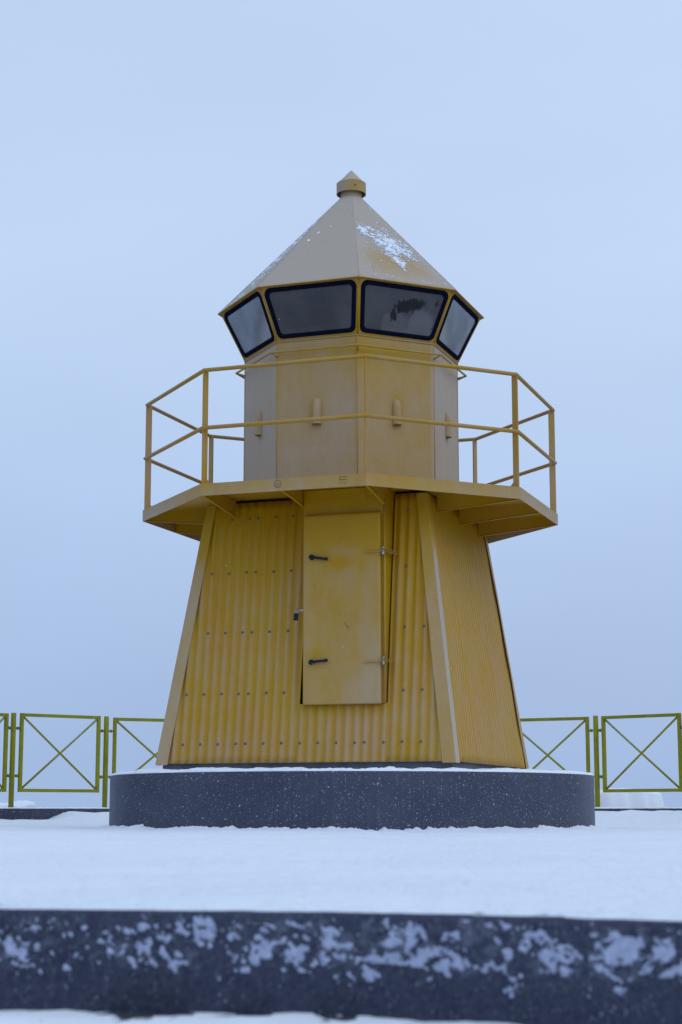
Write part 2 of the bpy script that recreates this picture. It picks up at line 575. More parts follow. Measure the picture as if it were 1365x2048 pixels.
# wind-blown crust stuck to the step face
def thin_snow_mat():
    b = NB('thin_wind_blown_snow')
    n = b.noise(70, 4, 0.6)
    col = b.mix(b.rng(n, 0.3, 0.7), (0.27, 0.30, 0.42), (0.44, 0.48, 0.62))
    return b.done(b.bsdf(col, 0.85, 0, b.bump(b.noise(300, 3), 0.4, 0.002), 0.15))
def step_crust():
    m = MB((0, -14.0, -0.08))
    cell = 0.0022
    x0, x1, z0, z1 = -1.15, 1.15, -0.150, -0.010
    nx, ny = int((x1 - x0) / cell), int((z1 - z0) / cell)
    def mk(x, z):
        env = ss(-0.135, -0.075, z) * (0.45 + 0.55 * ss(-0.008, -0.03, z))
        # one dense swept fan at the right
        fan = exp(-((x - 0.44) / 0.07) ** 2) * exp(-((z + 0.062 + 0.35 * (x - 0.44)) / 0.030) ** 2)
        dens = 0.07 * nz(x * 3.3, 0, 5)
        n_ = 0.50 * fb(x * 1.0, z * 1.1, 2, 19.0, 4) + 0.46 * fb(x + .6 * z, z * 1.2, 9, 62.0, 4) + 0.25 * fb(x, z, 4, 140.0, 3)
        n2_ = 0.55 * fb((x + z) * 0.8, (z - 0.6 * x) * 2.2, 4, 26.0, 5)
        v = max(n_ - 0.17 + dens, (n2_ + 0.25) * min(1, fan * 1.3) - 0.20)
        return v - 0.55 * (1 - env)
    idx = {}
    vals = [[mk(x0 + i * cell, z0 + j * cell) for i in range(nx + 1)] for j in range(ny + 1)]
    ey = [edge_s(x0 + i * cell) for i in range(nx + 1)]
    def vert(i, j):
        if (i, j) not in idx:
            idx[(i, j)] = len(m.v)
            h = 0.0002 + 0.0022 * sqrt(max(0, min(1, vals[j][i] * 3)))
            m.v.append(Vector((x0 + i * cell, ey[i] - h, z0 + j * cell)))
        return idx[(i, j)]
    for j in range(ny):
        for i in range(nx):
            q = (vals[j][i] > 0) + (vals[j][i + 1] > 0) + (vals[j + 1][i + 1] > 0) + (vals[j + 1][i] > 0)
            if q >= 2:
                m.f.append((vert(i, j), vert(i + 1, j), vert(i + 1, j + 1), vert(i, j + 1))); m.sm.append(True)
    o = m.build('step_snow', thin_snow_mat(), fix=False)
    tag(o, 'thin ragged crust of blown snow stuck to the dark foreground step', 'snow', kind='stuff')
step_crust()

# ------------------------------------------------------------------ plinth
m = MB()
pr = [(0.0, 0.486), (PLR - 0.010, 0.486), (PLR - 0.003, 0.483), (PLR, 0.476)] + [(PLR, 0.476 - 0.52 * i / 6) for i in range(1, 7)]
m.lathe(pr[1:], 220)
m.add([(cos(2 * pi * j / 64) * (PLR - 0.1), sin(2 * pi * j / 64) * (PLR - 0.1), 0.4845) for j in range(64)], [tuple(range(64))])
def plinth_sides(p):
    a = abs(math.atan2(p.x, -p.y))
    return 0.55 * ss(0.95, 1.45, a) + 0.06 * max(0, fb(p.x * 2, p.z * 6, 4))  # paler towards the left and right sides
o = m.build('concrete_plinth', M_CONC, frost=plinth_sides)
tag(o, 'low round plinth of dark speckled concrete under the yellow lighthouse', 'plinth')
m = MB()
def sf(u, v):
    a = u * 2 * pi
    edge = PLR - 0.010 - 0.018 * max(0, fb(a * 11, 3, 0)) - 0.006 * abs(fb(a * 60, 1, 1))
    th = 0.020 + 0.010 * fb(a * 5, 0, 2) + 0.006 * fb(a * 22, 0, 4) + 0.004 * fb(a * 70, 0, 7)
    th = max(0.004, th)
    prof = [(0, 0), (0.003, 0.55), (0.012, 0.88), (0.03, 1.0), (0.07, 1.15), (0.2, 1.2), (0.45, 1.0), (0.75, 0.8), (1.05, 0.6)]
    k = min(len(prof) - 1, int(round(v * (len(prof) - 1))))
    d, h = prof[k]
    r = edge - d
    n_ = 0.012 * fb(r * sin(a), r * cos(a), 1, 5.0) * (1 if k > 3 else 0)
    return Vector((r * sin(a), -r * cos(a), 0.487 + th * h + n_ + (0.002 if k else 0)))
m.grid(sf, 1000, 8)
o = m.build('plinth_snow', M_SNOW2)
tag(o, 'thin uneven crust of snow lying on top of the round concrete plinth', 'snow', kind='stuff')

# ------------------------------------------------------------------ lighthouse
BASE = Vector((0, 0, 0.488))
LH = empty('lighthouse', BASE)
tag(LH, 'squat yellow lighthouse with corrugated tapering tower, railed gallery and eight-sided glazed lantern', 'lighthouse')
PHI, PSI, PSW = -0.32074, 0.060941, 0.054836
Z0, Z1, S0, S1 = 0.5814, 2.9885, 1.386, 1.0534
K = (S0 - S1) / (Z1 - Z0)
def S(z): return S0 - K * (z - Z0)
E8 = pi / 4
def dirs(i):
    a = PHI + i * pi / 2
    return Vector((sin(a), -cos(a), 0)), Vector((cos(a), sin(a), 0))
def fp(i, t, z, off=0.0):
    """point on face i of the square tower: t along, z up, off out of the face"""
    n, tt = dirs(i)
    return n * (S(z) + off) + tt * t + Vector((0, 0, z))
def bp(t, d, z, i=0):
    n, tt = dirs(i)
    return n * d + tt * t + Vector((0, 0, z))
def oct_(R, k, z, ps=PSI):
    a = ps + k * E8
    return Vector((R * sin(a), -R * cos(a), z))

# corrugated sheets
PITCH = 0.0862
AMP = 0.0085
def profile(t):
    if t < -0.592: ph, lift = -0.632, 0.0
    elif t < 0.530: ph, lift = -0.543, 0.0035
    else: ph, lift = 0.571, 0.0
    return AMP * cos(2 * pi * (t - ph) / PITCH) + lift * 1.8, cos(2 * pi * (t - ph) / PITCH)
HOLE = (-0.047, 0.766, 1.097)
def sheet_rime(i):
    n, tt = dirs(i)
    def f(p):
        t = p.dot(tt)
        c = profile(t)[1]
        z = p.z
        low = 1 - ss(2.0, 2.62, z + 0.10 * nz(t * 3, 0, i))
        f_ = (0.19 + 0.13 * c) * low * (0.72 + 0.45 * (1 - ss(0.6, 1.7, z)))
        if i == 1:
            f_ = (0.14 + 0.18 * c) * (1 - ss(2.33, 2.52, z - 0.13 * (t / 1.2) + 0.05 * nz(t * 4, 1)))
        # shelter under the door sill
        if i == 0 and -0.05 < t < 0.8 and z < 1.1:
            f_ *= 1 - 0.7 * ss(0.92, 1.08, z)
        return f_
    return f
for i in range(4):
    m = MB(BASE)
    segs = [(-S0 + 0.004, HOLE[0], None), (HOLE[0], HOLE[1], HOLE[2]), (HOLE[1], S0 - 0.004, None)] if i == 0 else [(-S0 + 0.004, S0 - 0.004, None)]
    for a, b_, cap in segs:
        nu = max(8, int((b_ - a) / (PITCH / 10)))
        nv = 30
        def g(u, v):
            t = a + (b_ - a) * u
            zt = min(Z1, Z0 + (S0 - abs(t)) / K)
            if cap: zt = cap
            z = Z0 + (zt - Z0) * v
            return fp(i, t, z, profile(t)[0])
        m.grid(g, nu, nv)
    wall = m.build('corrugated_wall', M_SHEET, LH, frost=sheet_rime(i), fix=False)
    so = wall.modifiers.new('thick', 'SOLIDIFY'); so.thickness = 0.0016; so.offset = -1
    if i == 0:
        rows_ = {2.829: (-.806, -.632, -.547, -.369, -.203, .899), 2.319: (-.976, -.803, -.634, -.541, -.369, -.198, .898),
                 1.762: (-.976, -.803, -.637, -.544, -.369, -.196, .904, 1.078), 1.202: (-1.147, -.975, -.804, -.639, -.543, -.369, -.198, .910, 1.078),
                 0.752: (-1.152, -.981, -.811, -.638, -.542, -.37, -.2, -.03, .142, .314, .485, .571, .745, .912, 1.083)}
        n, tt = dirs(0)
        nf = (n + Vector((0, 0, K))).normalized(); up = tt.cross(nf)
        for z, ts in rows_.items():
            for t in ts:
                c = fp(0, t + random.uniform(-.002, .002), z + random.uniform(-.003, .003), profile(t)[0])
                b = MB(BASE)
                for r0, h0, r1, h1 in ((0.0155, 0, 0.0155, 0.002),):
                    vs = []; ring = 12
                    prof = [(0.0130, -0.001), (0.0130, 0.002), (0.0095, 0.003), (0.009, 0.007), (0.0055, 0.0100)]
                    for r, h in prof:
                        for j in range(ring):
                            q = 2 * pi * j / ring
                            vs.append(c + nf * h + tt * r * cos(q) + up * r * sin(q))
                    vs.append(c + nf * 0.0115)
                    fs = [(k * ring + j, k * ring + (j + 1) % ring, (k + 1) * ring + (j + 1) % ring, (k + 1) * ring + j) for k in range(len(prof) - 1) for j in range(ring)]
                    fs += [((len(prof) - 1) * ring + j, (len(prof) - 1) * ring + (j + 1) % ring, len(vs) - 1) for j in range(ring)]
                    b.add(vs, fs, True)
                bo = b.build('bolt', M_BOLT, wall)
                bo.matrix_parent_inverse.identity()

# dark frame behind the sheets
m = MB(BASE)
def inner(z, d): return [bp(a * (S(z) - d), b_ * (S(z) - d) if True else 0, z) for a, b_ in ((-1, 1), (1, 1), (1, -1), (-1, -1))]
m.add(inner(0.50, 0.05) + inner(3.005, 0.05), [(0, 1, 5, 4), (1, 2, 6, 5), (2, 3, 7, 6), (3, 0, 4, 7)])
m.build('inner_frame', M_DARK, LH)
# foot of the tower
m = MB(BASE)
for i in range(4):
    n, tt = dirs(i)
    m.box(bp(0, S0 - 0.065, 0.525, i), (2 * (S0 - 0.035 - (0.05 if i % 2 else 0)), 0.06, 0.15), (tt, n, Vector((0, 0, 1))))
m.build('foot', M_SKIRT, LH)

# folded corner flashings
def corner_trim(i, rime_side):
    n, tt = dirs(i)          # corner between face i (right end) and face i+1
    m = MB(BASE)
    NZ = 26
    th = 0.003
    sec = []
    for j in range(NZ + 1):
        z = Z0 - 0.012 + (Z1 - Z0 + 0.004) * j / NZ
        s = S(z) + 0.0165 + 0.0015 * nz(z * 2, i, 3)
        w = 0.122 - 0.022 * (z - Z0) / (Z1 - Z0)
        w2 = w * 0.98
        lift = 0.004 + 0.010 * ss(0.8, 1.6, z) * (1 - ss(2.1, 2.9, z))
        pts = [(s - w, s - 0.006 + lift), (s - w, s + lift), (s - w / 2, s + 0.001 + lift * .3), (s - 0.004, s), (s, s - 0.004), (s, s - w2 / 2), (s, s - w2), (s - th, s - w2), (s - th, s - w2 / 2), (s - th, s - th - 0.001), (s - w / 2, s - th)]
        sec.append([tt * a + n * b_ + Vector((0, 0, z)) for a, b_ in pts])
    k = len(sec[0])
    vs = [p for q in sec for p in q]
    fs = [(j * k + a, j * k + (a + 1) % k, (j + 1) * k + (a + 1) % k, (j + 1) * k + a) for j in range(NZ) for a in range(k)]
    fs += [tuple(range(k)), tuple(NZ * k + a for a in range(k))[::-1]]
    m.add(vs, fs)
    def fr(p):
        side = p.dot(tt) > S(p.z) + 0.012 and p.dot(n) < S(p.z) + 0.0145
        v = 0.27 * (1 - ss(1.95, 2.75, p.z)) + 0.07
        if side: v += rime_side * (1 - ss(2.40, 2.46, p.z))
        return v
    return m.build('corner_flashing', M_PAINT, LH, frost=fr)
for i, rs in ((0, 1.0), (1, 0.3), (2, 0.2), (3, 0.2)):
    corner_trim(i, rs)

# door casing: upright box standing out of the sloping wall
m = MB(BASE)
dc = 1.335
zt = 3.012
m.prism([bp(-0.018, dc - 0.010, 1.095), bp(-0.008, dc, 1.095), bp(0.742, dc, 1.095), bp(0.749, dc - 0.004, 1.095), bp(0.752, dc - 0.012, 1.095), bp(0.752, 0.98, 1.095), bp(-0.018, 0.98, 1.095)], (0, 0, zt - 1.095))
def casing_fr(p): return 0.10 * (1 - ss(1.1, 2.0, p.z))
m.build('door_casing', M_PAINT, LH, frost=casing_fr)
m = MB(BASE)  # folded strip beside the door, between door edge and wall
m.tube([bp(0.752, dc + 0.004, 1.10), bp(0.752, dc + 0.004, 2.90)], 0.0105, 10)
m.build('hinge_strip', M_PAINT, LH, frost=0.10)

# door leaf
DT0, DT1, DZ0, DZ1, DD, DB = 0.002, 0.722, 1.085, 2.778, 1.383, 1.347
m = MB(BASE)
def door_rime(p):
    n, tt = dirs(0)
    t, z = p.dot(tt) / 0.72, (p.z - DZ0) / (DZ1 - DZ0)
    g = lambda a, b, sa, sb: exp(-((t - a) / sa) ** 2 - ((z - b) / sb) ** 2)
    v = 0.44 * (1 - ss(0.74, 0.93, z + 0.04 * t)) + 0.10 * (1 - ss(0.1, 0.5, z))
    v -= 0.42 * g(0.50, 0.735, 0.17, 0.045)
    v -= 0.30 * g(0.78, 0.71, 0.10, 0.07)
    v -= 0.20 * g(0.17, 0.765, 0.20, 0.05)
    v -= 0.30 * g(0.17, 0.255, 0.17, 0.045)
    v -= 0.24 * g(0.45, 0.50, 0.22, 0.14)
    v -= 0.12 * g(0.20, 0.10, 0.3, 0.08)
    v += 0.22 * g(0.02, 0.55, 0.10, 0.30)
    v += 0.34 * g(0.82, 0.06, 0.22, 0.09)
    v += 0.26 * g(0.95, 0.22, 0.18, 0.16)
    v += 0.14 * g(0.85, 0.55, 0.1, 0.2)
    return max(v * 0.50, 0.0)
br = 0.012
def df(u, v):
    # flat front with rolled edges
    t = DT0 + (DT1 - DT0) * u; z = DZ0 + (DZ1 - DZ0) * v
    e = min(t - DT0, DT1 - t, z - DZ0, DZ1 - z)
    d = DD - (br - sqrt(max(0, br * br - (br - min(e, br)) ** 2)))
    return bp(t, d + 0.0018 * nz(t * 2, z * 2, 5), z)
def knots(a, n):
    k = [0, 0.15 * a, 0.4 * a, a]
    return k + [a + (1 - 2 * a) * i / n for i in range(1, n)] + [1 - a, 1 - 0.4 * a, 1 - 0.15 * a, 1]
ku = knots(br / (DT1 - DT0), 34); kv = knots(br / (DZ1 - DZ0), 70)
m.add([df(u, v) for v in kv for u in ku],
      [(j * len(ku) + i, j * len(ku) + i + 1, (j + 1) * len(ku) + i + 1, (j + 1) * len(ku) + i) for j in range(len(kv) - 1) for i in range(len(ku) - 1)], True)
# sides of the leaf
a, b_, c, d = bp(DT0, DD - br, DZ0), bp(DT1, DD - br, DZ0), bp(DT1, DD - br, DZ1), bp(DT0, DD - br, DZ1)
a2, b2, c2, d2 = bp(DT0, DB, DZ0), bp(DT1, DB, DZ0), bp(DT1, DB, DZ1), bp(DT0, DB, DZ1)
m.add([a, b_, c, d, a2, b2, c2, d2], [(0, 4, 5, 1), (1, 5, 6, 2), (2, 6, 7, 3), (3, 7, 4, 0), (4, 7, 6, 5)])
door = m.build('door', M_PAINT, LH, frost=door_rime, fix=False)
n0, t0 = dirs(0)
UP = Vector((0, 0, 1))
for z, dz in ((2.396, -0.022), (1.459, 0.012)):
    h = MB(BASE)
    c = bp(0.086, DD, z)
    # round hub
    h.tube([c, c + n0 * 0.022, c + n0 * 0.030], [0.0235, 0.0235, 0.017], 20)
    h.tube([c + n0 * 0.030, c + n0 * 0.034], [0.010, 0.009], 12)
    l0 = c + n0 * 0.024
    l1 = l0 + t0 * 0.142 + UP * dz
    ds = (l1 - l0).normalized(); sd = ds.cross(n0)
    h.tube([l0, l0 + (l1 - l0) * .5, l1], [0.013, 0.0115, 0.0115], 10)
    h.tube([l1 - n0 * 0.008, l1 + n0 * 0.008], 0.015, 14)
    h.build('handle', M_BLACK, door)
for z in (2.423, 1.452):
    h = MB(BASE)
    # strap welded to the leaf, clevis plates and folded arm back to the wall
    h.box(bp(0.655, DD + 0.006, z - 0.003), (0.155, 0.016, 0.009), (t0, n0, UP))
    h.box(bp(0.752, DD + 0.010, z), (0.072, 0.036, 0.006), (t0, n0, UP))
    h.box(bp(0.760, DD + 0.008, z + 0.016), (0.056, 0.034, 0.005), (t0, n0, UP))
    for dz in (0.0, 0.016):
        p0 = bp(0.775, DD + 0.008, z + dz); p1 = bp(0.800, S(z) + 0.03, z + dz - 0.002)
        ax = (p1 - p0); ln = ax.length; ax.normalize()
        h.box((p0 + p1) / 2, (ln, 0.026, 0.005), (ax, UP.cross(ax).normalized(), ax.cross(UP.cross(ax)).normalized()))
    hg = h.build('hinge', M_PAINT, door, frost=0.18)
    b = MB(BASE)
    c = bp(0.757, DD + 0.014, z + 0.008)
    b.tube([c - UP * 0.042, c - UP * 0.038, c - UP * 0.026, c - UP * 0.014], [0.007, 0.0125, 0.015, 0.0165], 12)
    b.tube([c + UP * 0.014, c + UP * 0.030], 0.0125, 6)
    b.tube([c - UP * 0.03, c + UP * 0.034], 0.006, 10)
    b.build('pivot_bolt', M_CHROME, hg)
# scratches on the leaf
for (t, z, l, an) in ((.405, 1.785, .045, -1.1), (.425, 1.765, .02, -.5), (.345, 1.88, .012, 1.2), (.115, 2.14, .012, 1.4), (.43, 1.745, .012, .9)):
    m = MB(BASE); c = bp(t, DD + 0.0022, z); dv = t0 * cos(an) + UP * sin(an)
    m.tube([c - dv * l / 2, c + dv * l / 2], 0.0016, 5)
    m.build('scratch', M_MARK, door)
# hasp at the left edge of the door
m = MB(BASE)
m.box(bp(-0.016, DD - 0.012, 1.925), (0.055, 0.004, 0.014), (t0, n0, UP))
m.tube([bp(-0.044, DD - 0.026, 1.928), bp(-0.060, DD - 0.018, 1.932), bp(-0.062, DD, 1.924), bp(-0.044, DD + 0.002, 1.918), bp(-0.03, DD - 0.01, 1.92)], 0.0038, 8)
m.build('hasp', M_CHROME, door)
# padlock: its own thing, hanging from the hasp
PL = empty('padlock', bp(-0.066, DD - 0.006, 1.838))
tag(PL, 'small black padlock with steel shackle hanging at the left edge of the yellow door', 'padlock')
m = MB(PL.location)
m.box(bp(-0.066, DD - 0.006, 1.868), (0.040, 0.022, 0.062), (t0, n0, (UP + t0 * 0.06).normalized()))
m.build('lock_body', M_BLACK, PL, bevel=0.003)
m = MB(PL.location)
m.tube([bp(-0.077, DD - 0.006, 1.896), bp(-0.077, DD - 0.006, 1.918), bp(-0.071, DD - 0.006, 1.932), bp(-0.060, DD - 0.006, 1.933), bp(-0.053, DD - 0.006, 1.920), bp(-0.053, DD - 0.006, 1.896)], 0.0042, 8)
m.build('shackle', M_CHROME, PL)

# ------------------------------------------------------------------ gallery
PR_, ZT, ZB = 2.026, 3.034, 2.924
def rimfr(p):
    a = math.atan2(p.x, -p.y)
    v = 0.34 + 0.35 * ss(0.70, 1.2, abs(a)) - 0.18 * ss(-0.05, 0.2, a) * ss(0.6, 0.25, a)
    return v
gal = m = MB(BASE)
for k in range(8):
    A, B = oct_(PR_, k, 0), oct_(PR_, k + 1, 0)
    nn = (A + B).normalized()
    th = 0.007
    Ai, Bi = oct_(PR_ - th * 1.08, k, 0), oct_(PR_ - th * 1.08, k + 1, 0)
    NS = 14
    vs = []
    for j in range(NS + 1):
        f_ = j / NS
        P0, P1 = A.lerp(B, f_), Ai.lerp(Bi, f_)
        vs += [P0 + UP * ZB, P0 + UP * (ZB + .03), P0 + UP * (ZT - .03), P0 + UP * ZT, P1 + UP * ZT, P1 + UP * ZB]
    fs = [(j * 6 + q, (j + 1) * 6 + q, (j + 1) * 6 + (q + 1) % 6, j * 6 + (q + 1) % 6) for j in range(NS) for q in range(6)]
    m.add(vs, fs)
def rim_all(p):
    v = rimfr(p)
    return v * (0.75 + 0.35 * ss(ZT, ZB, p.z))
rim = m.build('gallery_rim', M_PAINT, LH, frost=rim_all)
m = MB(BASE)
m.prism([oct_(PR_ - 0.009, k, ZT - 0.016) for k in range(8)], (0, 0, 0.010))
m.build('gallery_deck', M_PAINT, LH, frost=0.06)
# brackets perpendicular to the four tower faces
for i in range(4):
    n, tt = dirs(i)
    for t in (-0.776, 0.0, 0.752):
        if i == 0 and t == 0.0: t = -0.022
        end = S(2.9) + 0.016
        if i == 0 and t in (-0.022, 0.752): end = dc + 0.002 if t > 0 else S(2.9) + 0.016
        if abs(t) > 0.7: outd = 1.872 - 0.010
        else: outd = 1.872 - 0.010
        m = MB(BASE)
        zz = ZT - 0.018
        m.prism([bp(t - 0.003, outd, zz, i), bp(t - 0.003, outd, ZB + 0.004, i), bp(t - 0.003, end, 2.852, i), bp(t - 0.003, end, zz, i)], tt * 0.006)
        # flange welded along the lower edge
        m.prism([bp(t - 0.011, outd, ZB + 0.003, i), bp(t + 0.011, outd, ZB + 0.003, i), bp(t + 0.011, end, 2.851, i), bp(t - 0.011, end, 2.851, i)], Vector((0, 0, -0.004)))
        m.build('bracket', M_PAINT, LH, frost=0.03)
# faint marks on the rim: round emblem and small square sticker outline
a = PSI - E8 / 2
rn, rt = Vector((sin(a), -cos(a), 0)), Vector((cos(a), sin(a), 0))
def rp(t, z, off=0.001): return rn * (PR_ * cos(E8 / 2) + off) + rt * t + UP * z
m = MB(BASE)
cz, ct = 2.988, -0.040
m.tube([rp(ct + 0.033 * cos(q), cz + 0.033 * sin(q)) for q in [2 * pi * j / 28 for j in range(28)]], 0.0018, 5, closed=True)
for dx in (-0.011, 0.011):
    m.tube([rp(ct + dx, cz + 0.011), rp(ct + dx, cz + 0.003)], 0.0018, 5)
m.tube([rp(ct - 0.018, cz - 0.005), rp(ct + 0.018, cz - 0.004)], 0.0015, 5)
m.build('round_emblem', M_MARK, rim)
m = MB(BASE)
m.tube([rp(ct - 0.02, cz - 0.012), rp(ct - 0.007, cz - 0.022), rp(ct + 0.007, cz - 0.022), rp(ct + 0.02, cz - 0.012)], 0.0042, 6)
m.build('emblem_patch', M_MARKPALE, rim)
m = MB(BASE)
cz, ct = 2.986, 0.568; h = 0.032
m.tube([rp(ct - h, cz + h * .9), rp(ct + h, cz + h * .9), rp(ct + h, cz + 0.2 * h)], 0.0014, 5)
m.tube([rp(ct - h, cz + h * .9), rp(ct - h, cz - 0.2 * h)], 0.0014, 5)
m.tube([rp(ct - h, cz + 0.002), rp(ct - 0.5 * h, cz + 0.005), rp(ct - 0.3 * h, cz - 0.003), rp(ct, cz + 0.003), rp(ct + h * .8, cz + 0.003)], 0.0018, 5)
for x in (-0.9, -0.35, 0.3, 0.85):
    m.tube([rp(ct + h * x, cz - h * .55), rp(ct + h * x + 0.002, cz - h)], 0.0013, 5)
m.tube([rp(ct - h, cz - h), rp(ct - h * .6, cz - h * 1.0)], 0.0013, 5)
m.build('square_sticker', M_MARK, rim)

# railing
RR = 2.0; ZTOP, ZMID = 4.082 - 0.004, 3.5445
def railfr(p):
    a = math.atan2(p.x, -p.y)
    return 0.14 + 0.18 * ss(0.6, 1.4, abs(a))
for k in range(8):
    a = PSI + k * E8
    rad, tan_ = Vector((sin(a), -cos(a), 0)), Vector((cos(a), sin(a), 0))
    m = MB(BASE)
    m.box(rad * (RR - 0.018) + UP * (ZT + (ZTOP - ZT) / 2 - 0.006), (0.014, 0.060, ZTOP - ZT - 0.004), (tan_, rad, UP))
    g0 = rad * (RR - 0.045)
    m.prism([g0 - tan_ * 0.004 + UP * (ZT - 0.005), g0 - rad * 0.055 - tan_ * 0.004 + UP * (ZT - 0.005), g0 - rad * 0.045 - tan_ * 0.004 + UP * (ZT + 0.012), g0 - tan_ * 0.004 + UP * (ZT + 0.055)], tan_ * 0.008)
    m.build('railing_post', M_PAINT, LH, frost=railfr, bevel=0.0015)
m = MB(BASE); m.tube([oct_(RR, k, ZTOP) for k in range(8)], 0.0185, 14, closed=True)
m.build('handrail', M_PAINT, LH, frost=railfr)
m = MB(BASE); m.tube([oct_(RR + 0.010, k, ZMID) for k in range(8)], 0.0185, 14, closed=True)
m.build('mid_rail', M_PAINT, LH, frost=railfr)
# welds: small collars where the posts meet the rails
# ------------------------------------------------------------------ drum
WB, ZW = 1.0503, 4.532
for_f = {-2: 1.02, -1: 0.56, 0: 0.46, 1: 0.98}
m = MB(BASE)
for k in range(8):
    A, B = oct_(WB, k, 0, PSW), oct_(WB, k + 1, 0, PSW)
    m.grid(lambda u, v: A.lerp(B, u) + UP * (3.02 + (ZW - 3.02) * v + 0), 16, 26, False)
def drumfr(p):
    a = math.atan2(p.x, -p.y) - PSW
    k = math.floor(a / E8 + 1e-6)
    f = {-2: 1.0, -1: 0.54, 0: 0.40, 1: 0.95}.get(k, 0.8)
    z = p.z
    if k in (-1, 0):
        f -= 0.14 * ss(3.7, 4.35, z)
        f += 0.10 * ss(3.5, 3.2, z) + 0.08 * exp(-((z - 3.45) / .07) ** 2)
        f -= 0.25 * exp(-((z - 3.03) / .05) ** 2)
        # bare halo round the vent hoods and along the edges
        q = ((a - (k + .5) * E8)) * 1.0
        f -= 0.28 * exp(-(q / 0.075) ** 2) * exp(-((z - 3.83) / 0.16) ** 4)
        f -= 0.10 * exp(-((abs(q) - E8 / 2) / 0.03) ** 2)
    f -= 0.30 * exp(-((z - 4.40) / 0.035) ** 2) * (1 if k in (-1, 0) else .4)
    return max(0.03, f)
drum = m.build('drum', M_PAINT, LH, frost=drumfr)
# raised fold under the glazing
m = MB(BASE)
for k in range(8):
    pass
m.tube([oct_(WB + 0.003, k, ZW - 0.002, PSW) for k in range(8)], 0.008, 8, closed=True)
m.build('sill_bead', M_PAINT, LH, frost=0.4)
# welded edge beads
for k in range(8):
    m = MB(BASE)
    m.tube([oct_(WB + 0.001, k, 3.03, PSW), oct_(WB + 0.001, k, ZW - 0.008, PSW)], 0.0045, 6)
    m.build('corner_weld', M_PAINT, drum, frost=0.45)
# vent hoods, one on every side
for k in range(8):
    a = PSW + (k + .5) * E8
    n, tt = Vector((sin(a), -cos(a), 0)), Vector((cos(a), sin(a), 0))
    ap = WB * cos(E8 / 2)
    m = MB(BASE)
    r = 0.045
    vs = []; NA = 14
    secs = [(3.706, 1.0), (3.715, 1.0), (3.76, 1.0), (3.82, 1.0), (3.86, 0.97), (3.895, 0.86), (3.925, 0.65), (3.944, 0.42), (3.957, 0.12)]
    for z, f_ in secs:
        for j in range(NA + 1):
            q = pi * j / NA
            w = r * (1 if z < 3.9 else 0.55 + 0.45 * f_)
            vs.append(n * (ap - 0.004 + (r * 1.25) * f_ * sin(q)) + tt * (w * cos(q)) + UP * z)
    w_ = NA + 1
    m.add(vs, [(i * w_ + j, i * w_ + j + 1, (i + 1) * w_ + j + 1, (i + 1) * w_ + j) for i in range(len(secs) - 1) for j in range(NA)], True)
    vf = {0: 0.36, 7: 0.50, 6: 0.6, 1: 0.55}.get(k, 0.5)
    hood = m.build('vent_hood', M_PAINT, drum, frost=vf)
    so = hood.modifiers.new('thick', 'SOLIDIFY'); so.thickness = 0.004; so.offset = -1
    m = MB(BASE)
    m.prism([n * (ap + 0.001 + (r * 1.25 - 0.006) * sin(q)) + tt * ((r - 0.005) * cos(q)) + UP * 3.722 for q in [pi * j / 10 for j in range(11)]], (0, 0, 0.003))
    m.build('vent_opening', M_DARK, hood)
# grab rail under the glazing
m = MB(BASE)
m.tube([oct_(1.135, k, 4.412, PSW) for k in range(8)], 0.0105, 10, closed=True)
for k in range(8):
    m.tube([oct_(1.135, k, 4.410, PSW), oct_(WB - 0.005, k, 4.385, PSW)], 0.008, 8)
m.build('grab_rail', M_PAINT, LH, frost=0.25)

# ------------------------------------------------------------------ lantern glazing
RT, ZTT = 1.288, 5.008
def rounded(c4, r, n=8):
    """four corners -> rounded loop, and the matching sharp loop"""
    rl = []; sl = []
    for i in range(4):
        P, A, B = c4[i], c4[i - 1], c4[(i + 1) % 4]
        u, v = (A - P).normalized(), (B - P).normalized()
        ang = u.angle(v); d = r / math.tan(ang / 2)
        cen = P + (u + v).normalized() * (r / sin(ang / 2))
        s, e = P + u * d - cen, P + v * d - cen
        for j in range(n + 1):
            f_ = j / n
            th_ = s.angle(e)
            rl.append(cen + (s * sin((1 - f_) * th_) + e * sin(f_ * th_)) / sin(th_))
            sl.append(P)
    return rl, sl
def inset(c4, l, b_, r, t_):
    """trapezoid bl, br, tr, tl moved inward"""
    bl, br_, tr, tl = c4
    ex = (br_ - bl).normalized(); up = (tl - bl + tr - br_); up = (up - ex * up.dot(ex)).normalized()
    H = (tl - bl).dot(up); w0 = (br_ - bl).length / 2; w1 = (tr - tl).length / 2; c = (bl + br_) / 2
    sl = sqrt(1 + ((w1 - w0) / H) ** 2)
    def at(h, s, d): return c + up * h + ex * s * (w0 + (w1 - w0) * h / H - d * sl)
    return [at(b_, -1, l), at(b_, 1, r), at(H - t_, 1, r), at(H - t_, -1, l)]
